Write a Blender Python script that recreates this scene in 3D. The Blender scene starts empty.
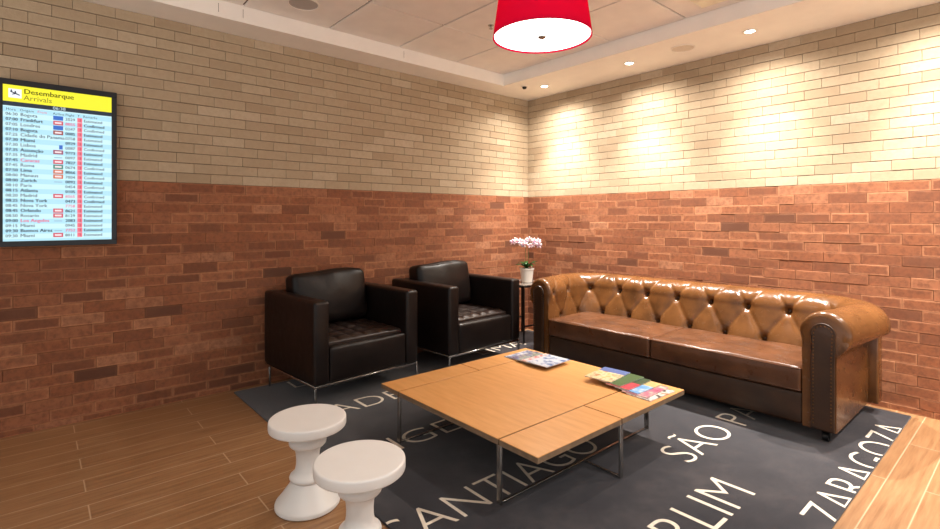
import bpy, bmesh, math, random
from mathutils import Vector, Matrix, Euler
random.seed(7)
PI = math.pi
scn = bpy.context.scene
COL = scn.collection

# ------------------------------------------------------------------ helpers
def link(o, parent=None):
    COL.objects.link(o)
    if parent is not None:
        o.parent = parent
    return o

def thing(name, label, cat, loc=(0, 0, 0), rotz=0, group=None):
    o = bpy.data.objects.new(name, None)
    o.empty_display_size = .1
    o.location = loc
    o.rotation_euler = (0, 0, rotz)
    o['label'] = label
    o['category'] = cat
    if group:
        o['group'] = group
    return link(o)

def tag(o, label, cat, group=None):
    o['label'] = label
    o['category'] = cat
    if group:
        o['group'] = group
    return o

def obj(name, bm, mats, parent=None, smooth=True, angle=38, loc=None, recalc=True):
    if recalc:
        bmesh.ops.recalc_face_normals(bm, faces=bm.faces[:])
    me = bpy.data.meshes.new(name)
    bm.to_mesh(me)
    bm.free()
    if not isinstance(mats, (list, tuple)):
        mats = [mats]
    for m in mats:
        me.materials.append(m)
    if smooth and len(me.polygons):
        me.polygons.foreach_set('use_smooth', [True] * len(me.polygons))
        me.set_sharp_from_angle(angle=math.radians(angle))
    o = bpy.data.objects.new(name, me)
    if loc:
        o.location = loc
    return link(o, parent)

def struct(name, bm, mats, **k):
    o = obj(name, bm, mats, **k)
    o['kind'] = 'structure'
    return o

def bx(bm, x0, x1, y0, y1, z0, z1, bev=0, seg=3, mi=0, M=None):
    r = bmesh.ops.create_cube(bm, size=1)
    vs = r['verts']
    for v in vs:
        v.co = Vector(((x0 + x1) / 2 + v.co.x * (x1 - x0), (y0 + y1) / 2 + v.co.y * (y1 - y0), (z0 + z1) / 2 + v.co.z * (z1 - z0)))
    fs = list({f for v in vs for f in v.link_faces})
    for f in fs:
        f.material_index = mi
    if bev:
        es = list({e for v in vs for e in v.link_edges})
        rr = bmesh.ops.bevel(bm, geom=es, offset=bev, segments=seg, profile=.5, affect='EDGES', clamp_overlap=True)
        vs = list({v for f in rr['faces'] for v in f.verts} | {v for v in vs if v.is_valid})
        for f in rr['faces']:
            f.material_index = mi
    if M is not None:
        bmesh.ops.transform(bm, matrix=M, verts=[v for v in vs if v.is_valid])
    return vs

def lathe(bm, prof, cx=0, cy=0, seg=48, cap=True, mi=0):
    rings = []
    for r, z in prof:
        if r < 1e-5:
            rings.append([bm.verts.new((cx, cy, z))])
        else:
            rings.append([bm.verts.new((cx + r * math.cos(2 * PI * i / seg), cy + r * math.sin(2 * PI * i / seg), z)) for i in range(seg)])
    for a, b in zip(rings[:-1], rings[1:]):
        for i in range(seg):
            j = (i + 1) % seg
            if len(a) == 1 and len(b) == 1:
                continue
            if len(a) == 1:
                f = bm.faces.new((a[0], b[i], b[j]))
            elif len(b) == 1:
                f = bm.faces.new((a[i], a[j], b[0]))
            else:
                f = bm.faces.new((a[i], a[j], b[j], b[i]))
            f.material_index = mi
    if cap:
        for rg in (rings[0], rings[-1]):
            if len(rg) > 2:
                bm.faces.new(rg).material_index = mi

def tube(bm, pts, r, seg=8, closed=False, r_end=None):
    pts = [Vector(p) for p in pts]
    n = len(pts)
    rings = []
    up = None
    for i, p in enumerate(pts):
        if closed:
            t = (pts[(i + 1) % n] - pts[i - 1])
        else:
            t = pts[min(i + 1, n - 1)] - pts[max(i - 1, 0)]
        t.normalize()
        if up is None:
            up = Vector((0, 0, 1)) if abs(t.z) < .9 else Vector((1, 0, 0))
        a = t.cross(up)
        if a.length < 1e-5:
            a = t.cross(Vector((0, 1, 0)))
        a.normalize()
        b = a.cross(t).normalized()
        up = b
        rr = r if r_end is None else r + (r_end - r) * i / (n - 1)
        rings.append([bm.verts.new(p + a * rr * math.cos(2 * PI * k / seg) + b * rr * math.sin(2 * PI * k / seg)) for k in range(seg)])
    m = n if closed else n - 1
    for i in range(m):
        A, B = rings[i], rings[(i + 1) % n]
        for k in range(seg):
            j = (k + 1) % seg
            bm.faces.new((A[k], A[j], B[j], B[k]))
    if not closed:
        bm.faces.new(rings[0])
        bm.faces.new(rings[-1])

def ball(bm, c, r, u=12, v=8, sc=(1, 1, 1), M=None):
    q = bmesh.ops.create_uvsphere(bm, u_segments=u, v_segments=v, radius=r)
    T = Matrix.Translation(c) @ (M if M is not None else Matrix()) @ Matrix.Diagonal((sc[0], sc[1], sc[2], 1))
    bmesh.ops.transform(bm, matrix=T, verts=q['verts'])

def coords(h, r, n, k=4):
    a = [-h + r * (1 - math.cos(PI / 2 * i / k)) for i in range(k + 1)]
    b = [-x for x in reversed(a)]
    mid = [a[-1] + (b[0] - a[-1]) * i / n for i in range(1, n)]
    return a + mid + b

def cushion(bm, c, half, r, puff=(0, 0, 0), n=(14, 14, 3), fn=None, M=None):
    """a soft box: rounded edges, faces domed by puff, optional fn(p,q,side)->extra displacement vector"""
    hx, hy, hz = half
    X, Y, Z = coords(hx, r, n[0]), coords(hy, r, n[1]), coords(hz, r, n[2])
    verts = {}
    def vert(i, j, k):
        key = (i, j, k)
        if key in verts:
            return verts[key]
        p = Vector((X[i], Y[j], Z[k]))
        q = Vector((max(-hx + r, min(hx - r, p.x)), max(-hy + r, min(hy - r, p.y)), max(-hz + r, min(hz - r, p.z))))
        d = p - q
        if d.length > 1e-6:
            p2 = q + d.normalized() * r
        else:
            p2 = p
        ux, uy, uz = p.x / hx, p.y / hy, p.z / hz
        w = Vector((puff[0] * ux * (1 - uy * uy) * (1 - uz * uz), puff[1] * uy * (1 - ux * ux) * (1 - uz * uz), puff[2] * uz * (1 - ux * ux) * (1 - uy * uy)))
        p2 = p2 + w
        if fn:
            p2 = p2 + fn(ux, uy, uz, p)
        if M is not None:
            p2 = M @ p2
        v = bm.verts.new(p2 + Vector(c))
        verts[key] = v
        return v
    nx, ny, nz = len(X) - 1, len(Y) - 1, len(Z) - 1
    for i in range(nx):
        for j in range(ny):
            for k in (0, nz):
                bm.faces.new([vert(i, j, k), vert(i + 1, j, k), vert(i + 1, j + 1, k), vert(i, j + 1, k)])
    for i in range(nx):
        for k in range(nz):
            for j in (0, ny):
                bm.faces.new([vert(i, j, k), vert(i + 1, j, k), vert(i + 1, j, k + 1), vert(i, j, k + 1)])
    for j in range(ny):
        for k in range(nz):
            for i in (0, nx):
                bm.faces.new([vert(i, j, k), vert(i, j + 1, k), vert(i, j + 1, k + 1), vert(i, j, k + 1)])

_TXT = {}
def text_verts(s, size, align='LEFT', res=2, offset=0):
    """mesh data (verts, faces) of a word in the xy plane"""
    key = (s, size, align, res, offset)
    if key in _TXT:
        return _TXT[key]
    cu = bpy.data.curves.new('lettering_curve', 'FONT')
    cu.body = s
    cu.size = size
    cu.align_x = align
    cu.offset = offset
    cu.resolution_u = res
    o = bpy.data.objects.new('lettering_curve', cu)
    COL.objects.link(o)
    dg = bpy.context.evaluated_depsgraph_get()
    me = bpy.data.meshes.new_from_object(o.evaluated_get(dg))
    vs = [v.co.copy() for v in me.vertices]
    fs = [tuple(p.vertices) for p in me.polygons]
    bpy.data.objects.remove(o)
    bpy.data.curves.remove(cu)
    bpy.data.meshes.remove(me)
    _TXT[key] = (vs, fs)
    return vs, fs

def add_text(bm, s, size, fn, align='LEFT', res=2):
    vs, fs = text_verts(s, size, align, res)
    nv = [bm.verts.new(fn(v)) for v in vs]
    for f in fs:
        try:
            bm.faces.new([nv[i] for i in f])
        except ValueError:
            pass

# ------------------------------------------------------------------ materials
def srgb(*c):
    out = []
    for v in c:
        v /= 255.
        out.append(v / 12.92 if v <= .04045 else ((v + .055) / 1.055) ** 2.4)
    return (*out, 1)

class NT:
    def __init__(s, name):
        s.m = bpy.data.materials.new(name)
        s.m.use_nodes = True
        s.t = s.m.node_tree
        s.b = s.t.nodes['Principled BSDF']
        s.out = s.t.nodes['Material Output']
    def n(s, typ, **k):
        nd = s.t.nodes.new(typ)
        for a, v in k.items():
            setattr(nd, a, v)
        return nd
    def l(s, a, b):
        s.t.links.new(a, b)
    def math(s, op, a, b=None, c=None, clamp=False):
        nd = s.n('ShaderNodeMath', operation=op)
        nd.use_clamp = clamp
        for i, v in enumerate((a, b, c)):
            if v is None:
                continue
            if isinstance(v, (int, float)):
                nd.inputs[i].default_value = v
            else:
                s.l(v, nd.inputs[i])
        return nd.outputs[0]
    def noise(s, vec, scale, detail=3, rough=.5):
        nd = s.n('ShaderNodeTexNoise')
        nd.inputs['Scale'].default_value = scale
        nd.inputs['Detail'].default_value = detail
        nd.inputs['Roughness'].default_value = rough
        if vec is not None:
            s.l(vec, nd.inputs['Vector'])
        return nd.outputs['Fac']
    def ramp(s, fac, stops, interp='LINEAR'):
        nd = s.n('ShaderNodeValToRGB')
        nd.color_ramp.interpolation = interp
        el = nd.color_ramp.elements
        while len(el) < len(stops):
            el.new(.5)
        for e, (p, c) in zip(el, stops):
            e.position = p
            e.color = c
        s.l(fac, nd.inputs[0])
        return nd.outputs[0]
    def mix(s, fac, a, b, blend='MIX'):
        nd = s.n('ShaderNodeMix', data_type='RGBA', blend_type=blend)
        for i, v in ((0, fac), (6, a), (7, b)):
            if isinstance(v, (int, float, tuple)):
                nd.inputs[i].default_value = v
            else:
                s.l(v, nd.inputs[i])
        return nd.outputs[2]
    def bump(s, h, strength=.3, dist=.01, prev=None):
        nd = s.n('ShaderNodeBump')
        nd.inputs['Strength'].default_value = strength
        nd.inputs['Distance'].default_value = dist
        s.l(h, nd.inputs['Height'])
        if prev is not None:
            s.l(prev, nd.inputs['Normal'])
        s.l(nd.outputs[0], s.b.inputs['Normal'])
        return nd.outputs[0]
    def set(s, **k):
        for a, v in k.items():
            a = a.replace('_', ' ')
            if isinstance(v, (int, float, tuple)):
                s.b.inputs[a].default_value = v
            else:
                s.l(v, s.b.inputs[a])
        return s
    def obj(s, scale=(1, 1, 1)):
        tc = s.n('ShaderNodeTexCoord')
        mp = s.n('ShaderNodeMapping')
        mp.inputs['Scale'].default_value = scale
        s.l(tc.outputs['Object'], mp.inputs['Vector'])
        return mp.outputs[0]

def plain(name, c, rough=.5, metal=0, noise=.06, nscale=8, spec=.5, bump=0, bscale=60, coat=0):
    t = NT(name)
    v = t.obj()
    f = t.noise(v, nscale, 3)
    lo = tuple(x * (1 - noise * 2) for x in c[:3]) + (1,)
    hi = tuple(min(1, x * (1 + noise * 2)) for x in c[:3]) + (1,)
    t.set(Base_Color=t.ramp(f, [(.3, lo), (.7, hi)]), Roughness=rough, Metallic=metal, Specular_IOR_Level=spec, Coat_Weight=coat)
    if bump:
        t.bump(t.noise(v, bscale, 4), bump, .004)
    return t.m

def emit(name, c, strength, base=None):
    t = NT(name)
    t.set(Base_Color=base or c, Emission_Color=c, Emission_Strength=strength, Roughness=.4)
    return t.m

# --- brick skins (uv = position inside each brick front, 0..1)
def brick_mat(name, tones, edge, edge_amt, rough, mottles):
    t = NT(name)
    geo = t.n('ShaderNodeNewGeometry')
    rnd = geo.outputs['Random Per Island']
    v = t.obj()
    base = t.ramp(rnd, tones)
    n1 = t.noise(v, 38, 5, .65)
    n2 = t.noise(v, 9, 3, .6)
    c = t.mix(t.math('MULTIPLY', t.ramp(n1, [(.42, (0, 0, 0, 1)), (.68, (1, 1, 1, 1))]), mottles[0]), base, mottles[1])
    c = t.mix(t.math('MULTIPLY', t.ramp(n2, [(.45, (0, 0, 0, 1)), (.75, (1, 1, 1, 1))]), mottles[2]), c, mottles[3])
    uv = t.n('ShaderNodeUVMap')
    sx = t.n('ShaderNodeSeparateXYZ')
    t.l(uv.outputs[0], sx.inputs[0])
    du = t.math('MULTIPLY', t.math('MINIMUM', sx.outputs[0], t.math('SUBTRACT', 1, sx.outputs[0])), .2)
    dv = t.math('MULTIPLY', t.math('MINIMUM', sx.outputs[1], t.math('SUBTRACT', 1, sx.outputs[1])), .066)
    d = t.math('MINIMUM', du, dv)
    d = t.math('ADD', d, t.math('MULTIPLY', t.math('SUBTRACT', n1, .5), .012))
    e = t.ramp(d, [(.002, (1, 1, 1, 1)), (.010, (0, 0, 0, 1))])
    pick = t.ramp(t.math('FRACT', t.math('MULTIPLY', rnd, 17.31)), [(.25, (.15, .15, .15, 1)), (.8, (1, 1, 1, 1))])
    e = t.math('MULTIPLY', t.math('MULTIPLY', e, pick), edge_amt)
    c = t.mix(e, c, edge)
    t.set(Base_Color=c, Roughness=rough, Specular_IOR_Level=.25)
    b = t.bump(t.noise(v, 120, 5, .7), .35, .004)
    t.bump(n1, .3, .006, b)
    return t.m

M_red = brick_mat('red_brick', [(0, srgb(96, 63, 48)), (.06, srgb(128, 80, 57)), (.35, srgb(146, 91, 63)), (.65, srgb(154, 97, 67)), (.9, srgb(165, 108, 77)), (1, srgb(182, 128, 96))],
                  srgb(200, 142, 104), .62, .75, (.62, srgb(104, 67, 50), .42, srgb(122, 84, 65)))
M_beige = brick_mat('cream_brick', [(0, srgb(168, 147, 120)), (.2, srgb(177, 157, 130)), (.8, srgb(182, 163, 136)), (1, srgb(192, 175, 150))],
                    srgb(194, 179, 154), .2, .8, (.3, srgb(158, 138, 112), .25, srgb(174, 154, 127)))
M_mortar_d = plain('dark_joint', srgb(72, 56, 40), .9)
M_mortar_r = plain('red_joint', srgb(120, 72, 54), .9)
M_ceiling = plain('ceiling_paint', srgb(244, 238, 231), .85, noise=.015, bump=.1, bscale=90)
M_soffit = plain('soffit_paint', srgb(246, 240, 231), .85, noise=.01)
M_gap = plain('ceiling_joint', srgb(104, 88, 76), .9)

def floor_mat():
    t = NT('wood_look_tile')
    tc = t.n('ShaderNodeTexCoord')
    s = t.n('ShaderNodeSeparateXYZ')
    t.l(tc.outputs['Object'], s.inputs[0])
    u = t.math('DIVIDE', t.math('SUBTRACT', s.outputs[0], .044), .134)
    row = t.math('FLOOR', u)
    par = t.math('FLOORED_MODULO', row, 2)
    v = t.math('ADD', t.math('DIVIDE', t.math('ADD', s.outputs[1], 3.93), 1.122), t.math('MULTIPLY', par, .5))
    col = t.math('FLOOR', v)
    fu = t.math('FRACT', u)
    fv = t.math('FRACT', v)
    du = t.math('MULTIPLY', t.math('MINIMUM', fu, t.math('SUBTRACT', 1, fu)), .134)
    dv = t.math('MULTIPLY', t.math('MINIMUM', fv, t.math('SUBTRACT', 1, fv)), 1.122)
    d = t.math('MINIMUM', du, dv)
    g = t.ramp(d, [(.0012, (1, 1, 1, 1)), (.0026, (0, 0, 0, 1))])
    cv = t.n('ShaderNodeCombineXYZ')
    t.l(row, cv.inputs[0]); t.l(col, cv.inputs[1])
    wn = t.n('ShaderNodeTexWhiteNoise', noise_dimensions='2D')
    t.l(cv.outputs[0], wn.inputs['Vector'])
    # grain, offset per plank
    gv = t.n('ShaderNodeCombineXYZ')
    t.l(t.math('MULTIPLY', s.outputs[0], 26), gv.inputs[0])
    t.l(t.math('ADD', t.math('MULTIPLY', s.outputs[1], 1.6), t.math('MULTIPLY', wn.outputs['Value'], 37)), gv.inputs[1])
    grain = t.noise(gv.outputs[0], 2.2, 6, .62)
    fine = t.noise(gv.outputs[0], 9, 4, .6)
    c = t.ramp(grain, [(.25, srgb(128, 92, 62)), (.5, srgb(158, 118, 82)), (.75, srgb(178, 140, 100))])
    c = t.mix(t.math('MULTIPLY', fine, .3), c, srgb(140, 98, 60))
    c = t.mix(t.math('MULTIPLY', wn.outputs['Value'], .22), c, srgb(148, 104, 64))
    c = t.mix(t.math('MULTIPLY', g, .8), c, srgb(206, 178, 146))
    t.set(Base_Color=c, Roughness=t.math('ADD', t.math('MULTIPLY', grain, .16), .34), Specular_IOR_Level=.45)
    t.bump(t.math('SUBTRACT', grain, t.math('MULTIPLY', g, .6)), .12, .003)
    return t.m
M_floor = floor_mat()

def leather(name, c, dark, light, rough, wear=.5, bump=.25, spec=.5):
    t = NT(name)
    v = t.obj()
    n1 = t.noise(v, 5, 4, .6)
    n2 = t.noise(v, 22, 4, .6)
    col = t.ramp(n1, [(.3, dark), (.5, c), (.72, light)])
    col = t.mix(t.math('MULTIPLY', n2, wear * .5), col, dark)
    t.set(Base_Color=col, Roughness=t.math('ADD', t.math('MULTIPLY', n2, .18), rough - .09), Specular_IOR_Level=spec)
    vo = t.n('ShaderNodeTexVoronoi')
    vo.inputs['Scale'].default_value = 260
    t.l(v, vo.inputs['Vector'])
    b = t.bump(vo.outputs['Distance'], bump * .2, .001)
    t.bump(t.noise(v, 14, 4, .55), bump, .012, b)
    return t.m
M_tan = leather('tan_leather', srgb(106, 68, 35), srgb(78, 49, 25), srgb(122, 80, 43), .25, .5, .05)
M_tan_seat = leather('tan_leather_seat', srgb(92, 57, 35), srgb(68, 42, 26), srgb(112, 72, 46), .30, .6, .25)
M_tan_shaded = leather('tan_leather_shaded', srgb(60, 38, 22), srgb(44, 27, 17), srgb(74, 47, 28), .4, .5, .2)  # same tan leather, with the shade of the sofa front put into its colour
M_choc = leather('chocolate_leather', srgb(24, 17, 15), srgb(18, 13, 11), srgb(30, 22, 19), .38, .3, .18, .34)
M_choc_q = leather('chocolate_leather_quilted', srgb(38, 27, 23), srgb(30, 21, 18), srgb(46, 33, 28), .33, .3, .15)
M_button = plain('leather_button', srgb(64, 40, 22), .55)
M_brass = plain('aged_brass', srgb(120, 84, 44), .35, .9)
M_darkwood = plain('dark_wood', srgb(38, 26, 20), .4)
M_blackrub = plain('black_rubber', srgb(18, 17, 17), .5)
M_chrome = plain('brushed_steel', srgb(200, 198, 194), .22, 1, .03)
M_steel = plain('dull_steel', srgb(168, 164, 160), .24, .95, .05)
M_black = plain('black_metal', srgb(22, 20, 20), .4, .3)
M_white = plain('white_lacquer', srgb(236, 234, 230), .38, noise=.01, spec=.5)

def table_wood():
    t = NT('oak_veneer')
    v = t.obj((2.2, 16, 16))
    n = t.noise(v, 2.2, 5, .6)
    f = t.noise(t.obj((3, 60, 30)), 3, 4, .6)
    c = t.ramp(n, [(.25, srgb(204, 146, 84)), (.5, srgb(216, 158, 96)), (.75, srgb(226, 170, 108))])
    c = t.mix(t.math('MULTIPLY', f, .25), c, srgb(186, 124, 64))
    t.set(Base_Color=c, Roughness=.33, Specular_IOR_Level=.5)
    t.bump(f, .05, .002)
    return t.m
M_oak = table_wood()
M_ply = plain('plywood_edge', srgb(126, 104, 82), .55, noise=.1, nscale=30)

def rug_mat():
    t = NT('charcoal_pile')
    v = t.obj()
    n = t.noise(v, 2.6, 6, .72)
    f = t.noise(v, 420, 2, .6)
    c = t.ramp(n, [(.3, srgb(36, 36, 42)), (.52, srgb(54, 52, 56)), (.72, srgb(76, 71, 72))])
    c = t.mix(t.math('MULTIPLY', f, .3), c, srgb(44, 44, 50))
    t.set(Base_Color=c, Roughness=.95, Specular_IOR_Level=.1, Sheen_Weight=.25, Sheen_Roughness=.5)
    t.bump(f, .5, .004)
    return t.m
M_rug = rug_mat()
M_letter = plain('ivory_pile', srgb(226, 216, 198), .95, noise=.04, nscale=60, bump=.4, bscale=380)

# ------------------------------------------------------------------ room shell
ZC, ZCOL, ZR = 2.496, 1.439, 2.603
XMAX, YMIN = 6.0, -6.6
TX, TY = .275, -.648           # edges of the raised tray

bm = bmesh.new()
bx(bm, -.12, XMAX, YMIN, .12, -.1, 0)
struct('floor', bm, M_floor, smooth=False)

def brick_wall(name, length, to_world):
    """courses of separately bedded brick slips; to_world(u, n, z): u along the wall from the corner, n out of the wall"""
    bm = bmesh.new()
    uvl = bm.loops.layers.uv.new('UVMap')
    def face(pts, mi, uv=None):
        f = bm.faces.new([bm.verts.new(to_world(*p)) for p in pts])
        f.material_index = mi
        if uv:
            for lp, q in zip(f.loops, uv):
                lp[uvl].uv = q
        return f
    # backing
    face([(0, 0, 0), (length, 0, 0), (length, 0, ZCOL), (0, 0, ZCOL)], 3)
    face([(0, 0, ZCOL), (length, 0, ZCOL), (length, 0, ZC + .15), (0, 0, ZC + .15)], 2)
    face([(-.1, -.12, 0), (length, -.12, 0), (length, -.12, ZC + .15), (-.1, -.12, ZC + .15)], 2)
    L = .2065
    h = .0667
    rows = []
    nb = 16
    hb = (ZC - ZCOL) / nb
    for i in range(nb):
        rows.append((ZCOL + i * hb, ZCOL + (i + 1) * hb, 1))
    z = ZCOL
    while z > 0.005:
        rows.append((max(0, z - h), z, 0))
        z -= h
    off = 0
    for (z0, z1, mi) in rows:
        off = (off + L * random.choice((.5, .5, .5, .5, .45, .55, .3, .7))) % L
        u = -off
        while u < length:
            w = L
            a, b = max(0.001, u), min(length, u + w)
            u += w
            if b - a < .012:
                continue
            gu = .0009 if mi == 0 else .0009
            gv = .0008 if mi == 0 else .0018
            d = .007 + random.random() * (.0030 if mi == 0 else .0032)
            A, B, Z0, Z1 = a + gu, b - gu, z0 + gv, z1 - gv
            c = .0015
            V = [bm.verts.new(to_world(*p)) for p in (
                (A, 0, Z0), (B, 0, Z0), (B, 0, Z1), (A, 0, Z1),
                (A, d - c, Z0), (B, d - c, Z0), (B, d - c, Z1), (A, d - c, Z1),
                (A + c, d, Z0 + c), (B - c, d, Z0 + c), (B - c, d, Z1 - c), (A + c, d, Z1 - c))]
            uq = ((0, 0), (1, 0), (1, 1), (0, 1))
            for base in (0, 4):
                for k in range(4):
                    j = (k + 1) % 4
                    f = bm.faces.new((V[base + k], V[base + j], V[base + 4 + j], V[base + 4 + k]))
                    f.material_index = mi
                    for lp, q in zip(f.loops, (uq[k], uq[j], uq[j], uq[k])):
                        lp[uvl].uv = q
            f = bm.faces.new(V[8:12])
            f.material_index = mi
            for lp, q in zip(f.loops, uq):
                lp[uvl].uv = q
    return struct(name, bm, [M_red, M_beige, M_mortar_d, M_mortar_r], smooth=False)

brick_wall('wall_left', -YMIN, lambda u, n, z: (n, -u, z))
brick_wall('wall_right', XMAX, lambda u, n, z: (u, -n, z))

# ceiling: lowered border along both walls, raised tray of square tiles
bm = bmesh.new()
bx(bm, 0, TX, YMIN, 0, ZC, ZR + .06, mi=0)
bx(bm, TX, XMAX, TY, 0, ZC, ZR + .06, mi=0)
bx(bm, -.12, XMAX, YMIN, .12, ZR + .055, ZR + .15, mi=2)
bx(bm, TX, XMAX, YMIN, TY, ZR + .012, ZR + .055, mi=2)
T = .604
i = 0
while TX + i * T < XMAX:
    j = 0
    while TY - j * T > YMIN:
        x0, y1 = TX + i * T, TY - j * T
        g = .0062
        bx(bm, x0 + g, min(XMAX, x0 + T - g), max(YMIN, y1 - T + g), y1 - g, ZR, ZR + .012, bev=.002, seg=1, mi=1)
        j += 1
    i += 1
for yy in (-3.21, -3.06, -1.80):     # hairline joints across the border's inner face
    bx(bm, TX, TX + .0006, yy - .0012, yy + .0012, ZC + .03, ZR - .02, mi=2)
struct('ceiling', bm, [M_soffit, M_ceiling, M_gap], smooth=False)

# ------------------------------------------------------------------ ceiling fittings
M_trim = plain('white_trim', srgb(238, 232, 222), .4, noise=.01)
M_lens = emit('lamp_lens', (1, .9, .74, 1), 30)
def downlight(x, y, z, label, power, rad=.02, size=1.25, blend=1.0, col=(1, .92, .835), spill=0, group=None):
    t = thing('downlight', label, 'ceiling light', (x, y, z), group=group)
    bm = bmesh.new()
    lathe(bm, [(.030, -.001), (.046, -.001), (.048, -.004), (.044, -.007), (.034, -.007), (.030, -.003), (.030, -.001)], seg=32, cap=False)
    obj('trim_ring', bm, M_trim, t)
    bm = bmesh.new()
    lathe(bm, [(0, -.002), (.0295, -.002), (.0295, -.0005), (0, -.0005)], seg=28, cap=False)
    obj('lens', bm, M_lens, t)
    ld = bpy.data.lights.new('downlight_beam', 'SPOT')
    ld.energy = power
    ld.color = col
    ld.spot_size = size
    ld.spot_blend = blend
    ld.shadow_soft_size = rad
    lo = bpy.data.objects.new('downlight_beam', ld)
    lo.location = (0, 0, -.02)
    link(lo, t)
    if spill:
        l2 = ld.copy()
        l2.energy = spill
        l2.spot_size = 2.75
        lo = bpy.data.objects.new('downlight_spill', l2)
        lo.location = (0, 0, -.02)
        link(lo, t)
    return t
WP = 250
KW = dict(group='recessed downlights along the sofa wall')
downlight(.532, -.343, ZC, 'small recessed downlight in the ceiling border nearest the room corner, beside the dark camera', WP, size=1.46, spill=74, **KW)
downlight(1.466, -.365, ZC, 'small recessed downlight in the ceiling border, the middle of the three glowing ones', WP, size=1.46, spill=74, **KW)
downlight(2.400, -.369, ZC, 'small recessed downlight in the ceiling border, right of the round flush speaker', WP, size=1.46, spill=74, **KW)
downlight(3.334, -.370, ZC, 'small recessed downlight over the bare wood floor beside the sofa', WP, size=1.46, spill=74, **KW)
downlight(4.268, -.370, ZC, 'small recessed downlight at the far right end of the ceiling border', WP, size=1.46, spill=74, **KW)
# downlights in the tiled tray; the two by the viewer are added unseen fill
FP = 50
for (x, y, pw, lb) in ((4.2, -1.7, 3.6, 'recessed downlight in the tiled ceiling over the wood floor right of the rug'),
                   (3.3, -4.6, 1, 'added unseen fill light in the tiled ceiling behind the viewer'),
                   (5.0, -3.7, 1, 'added unseen fill light in the tiled ceiling far to the right of the viewer'),
                   ):
    downlight(x, y, ZR, lb, FP * pw, size=2.4, rad=.05, col=(1, .99, .97), group='recessed downlights in the tiled ceiling')

def speaker(x, y, z, r, label):
    t = thing('ceiling_speaker', label, 'ceiling speaker', (x, y, z))
    bm = bmesh.new()
    lathe(bm, [(r * .9, -.0005), (r, -.0005), (r * 1.0, -.004), (r * .93, -.006), (r * .9, -.0005)], seg=40, cap=False)
    obj('rim', bm, M_trim, t)
    bm = bmesh.new()
    lathe(bm, [(0, -.005), (r * .5, -.0046), (r * .9, -.003), (r * .9, -.0008), (0, -.0008)], seg=40, cap=False)
    obj('grille', bm, M_grille if z > ZC + .05 else M_grille2, t)
M_grille = plain('speaker_mesh', srgb(182, 174, 168), .7, noise=.04, nscale=200)
M_grille2 = plain('speaker_mesh_pale', srgb(218, 206, 190), .7, noise=.04, nscale=200)
speaker(.575, -2.775, ZR, .10, 'round grey flush speaker in a ceiling tile above the left armchair wall')
speaker(1.934, -.383, ZC, .085, 'round cream flush speaker in the ceiling border between two downlights')

t = thing('ceiling_camera', 'tiny dark dome camera on the ceiling border by the room corner', 'camera', (.405, -.49, ZC))
bm = bmesh.new(); lathe(bm, [(0, -.0005), (.04, -.0005), (.04, -.006), (.03, -.009), (0, -.009)], seg=28, cap=False); obj('base', bm, M_trim, t)
bm = bmesh.new(); lathe(bm, [(.022, -.009), (.021, -.02), (.014, -.029), (0, -.033)], seg=24); obj('dome', bm, M_blackrub, t)

t = thing('air_vent', 'square slatted air vent in a ceiling tile right of the red lamp', 'air vent', (2.385, -.90, ZR))
bm = bmesh.new()
hw = .15
for (a, b, c, d) in ((-hw, hw, -hw, -hw + .02), (-hw, hw, hw - .02, hw), (-hw, -hw + .02, -hw + .02, hw - .02), (hw - .02, hw, -hw + .02, hw - .02)):
    bx(bm, a, b, c, d, -.010, -.0005, bev=.002, seg=1)
obj('frame', bm, M_trim, t)
M_slat = plain('vent_slat', srgb(248, 236, 208), .5)
for k in range(7):
    bm = bmesh.new()
    yy = -.108 + k * .036
    bx(bm, -hw + .02, hw - .02, -.015, .015, -.001, .001, M=Matrix.Translation((0, yy, -.010)) @ Matrix.Rotation(-.35, 4, 'X'))
    obj('slat', bm, M_slat, t)
t = tag(obj('sprinkler', (lambda b: (lathe(b, [(0, -.0005), (.022, -.0005), (.020, -.004), (.006, -.006), (.006, -.022), (.014, -.024), (.014, -.026), (0, -.027)], seg=20, cap=False), b)[1])(bmesh.new()), M_steel, loc=(1.106, -1.60, ZR)),
        'small metal sprinkler head on a ceiling tile just left of the red lamp', 'sprinkler')

# ------------------------------------------------------------------ red drum pendant
LX, LY, LZ = 2.085, -2.17, 2.112
t = thing('pendant_lamp', 'large red drum pendant lamp with a glowing white underside over the coffee table', 'lamp', (LX, LY, LZ))
R0, R1, HH = .243, .196, .33
def shade_mat():
    t = NT('red_shade_fabric')
    v = t.obj()
    tr = t.n('ShaderNodeBsdfTranslucent')
    tr.inputs['Color'].default_value = srgb(226, 30, 84)
    df = t.n('ShaderNodeBsdfDiffuse')
    df.inputs['Color'].default_value = srgb(196, 22, 66)
    mx = t.n('ShaderNodeMixShader')
    mx.inputs[0].default_value = .3
    t.l(df.outputs[0], mx.inputs[1]); t.l(tr.outputs[0], mx.inputs[2])
    t.l(mx.outputs[0], t.out.inputs['Surface'])
    return t.m
M_shade = shade_mat()
M_diff = emit('lit_diffuser', (1, .955, .88, 1), 4.5, (.9, .9, .9, 1))
bm = bmesh.new()
lathe(bm, [(R0, 0), (R0 + .004, 0), (R1 + .004, HH), (R1, HH), (R0, 0)], seg=96, cap=False)
obj('lamp_shade', bm, M_shade, t)
bm = bmesh.new()
lathe(bm, [(0, .008), (R0 - .004, .008), (R0 - .004, .012), (0, .012)], seg=72, cap=False)
obj('diffuser', bm, M_diff, t)
bm = bmesh.new(); lathe(bm, [(0, .0079), (.021, .0079), (.021, .002), (.015, -.004), (0, -.005)], seg=24, cap=False); obj('finial', bm, M_steel, t)
bm = bmesh.new(); tube(bm, [(0, 0, HH - .02), (0, 0, ZR - LZ - .02)], .006, 10); obj('cord', bm, M_trim, t)
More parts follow.
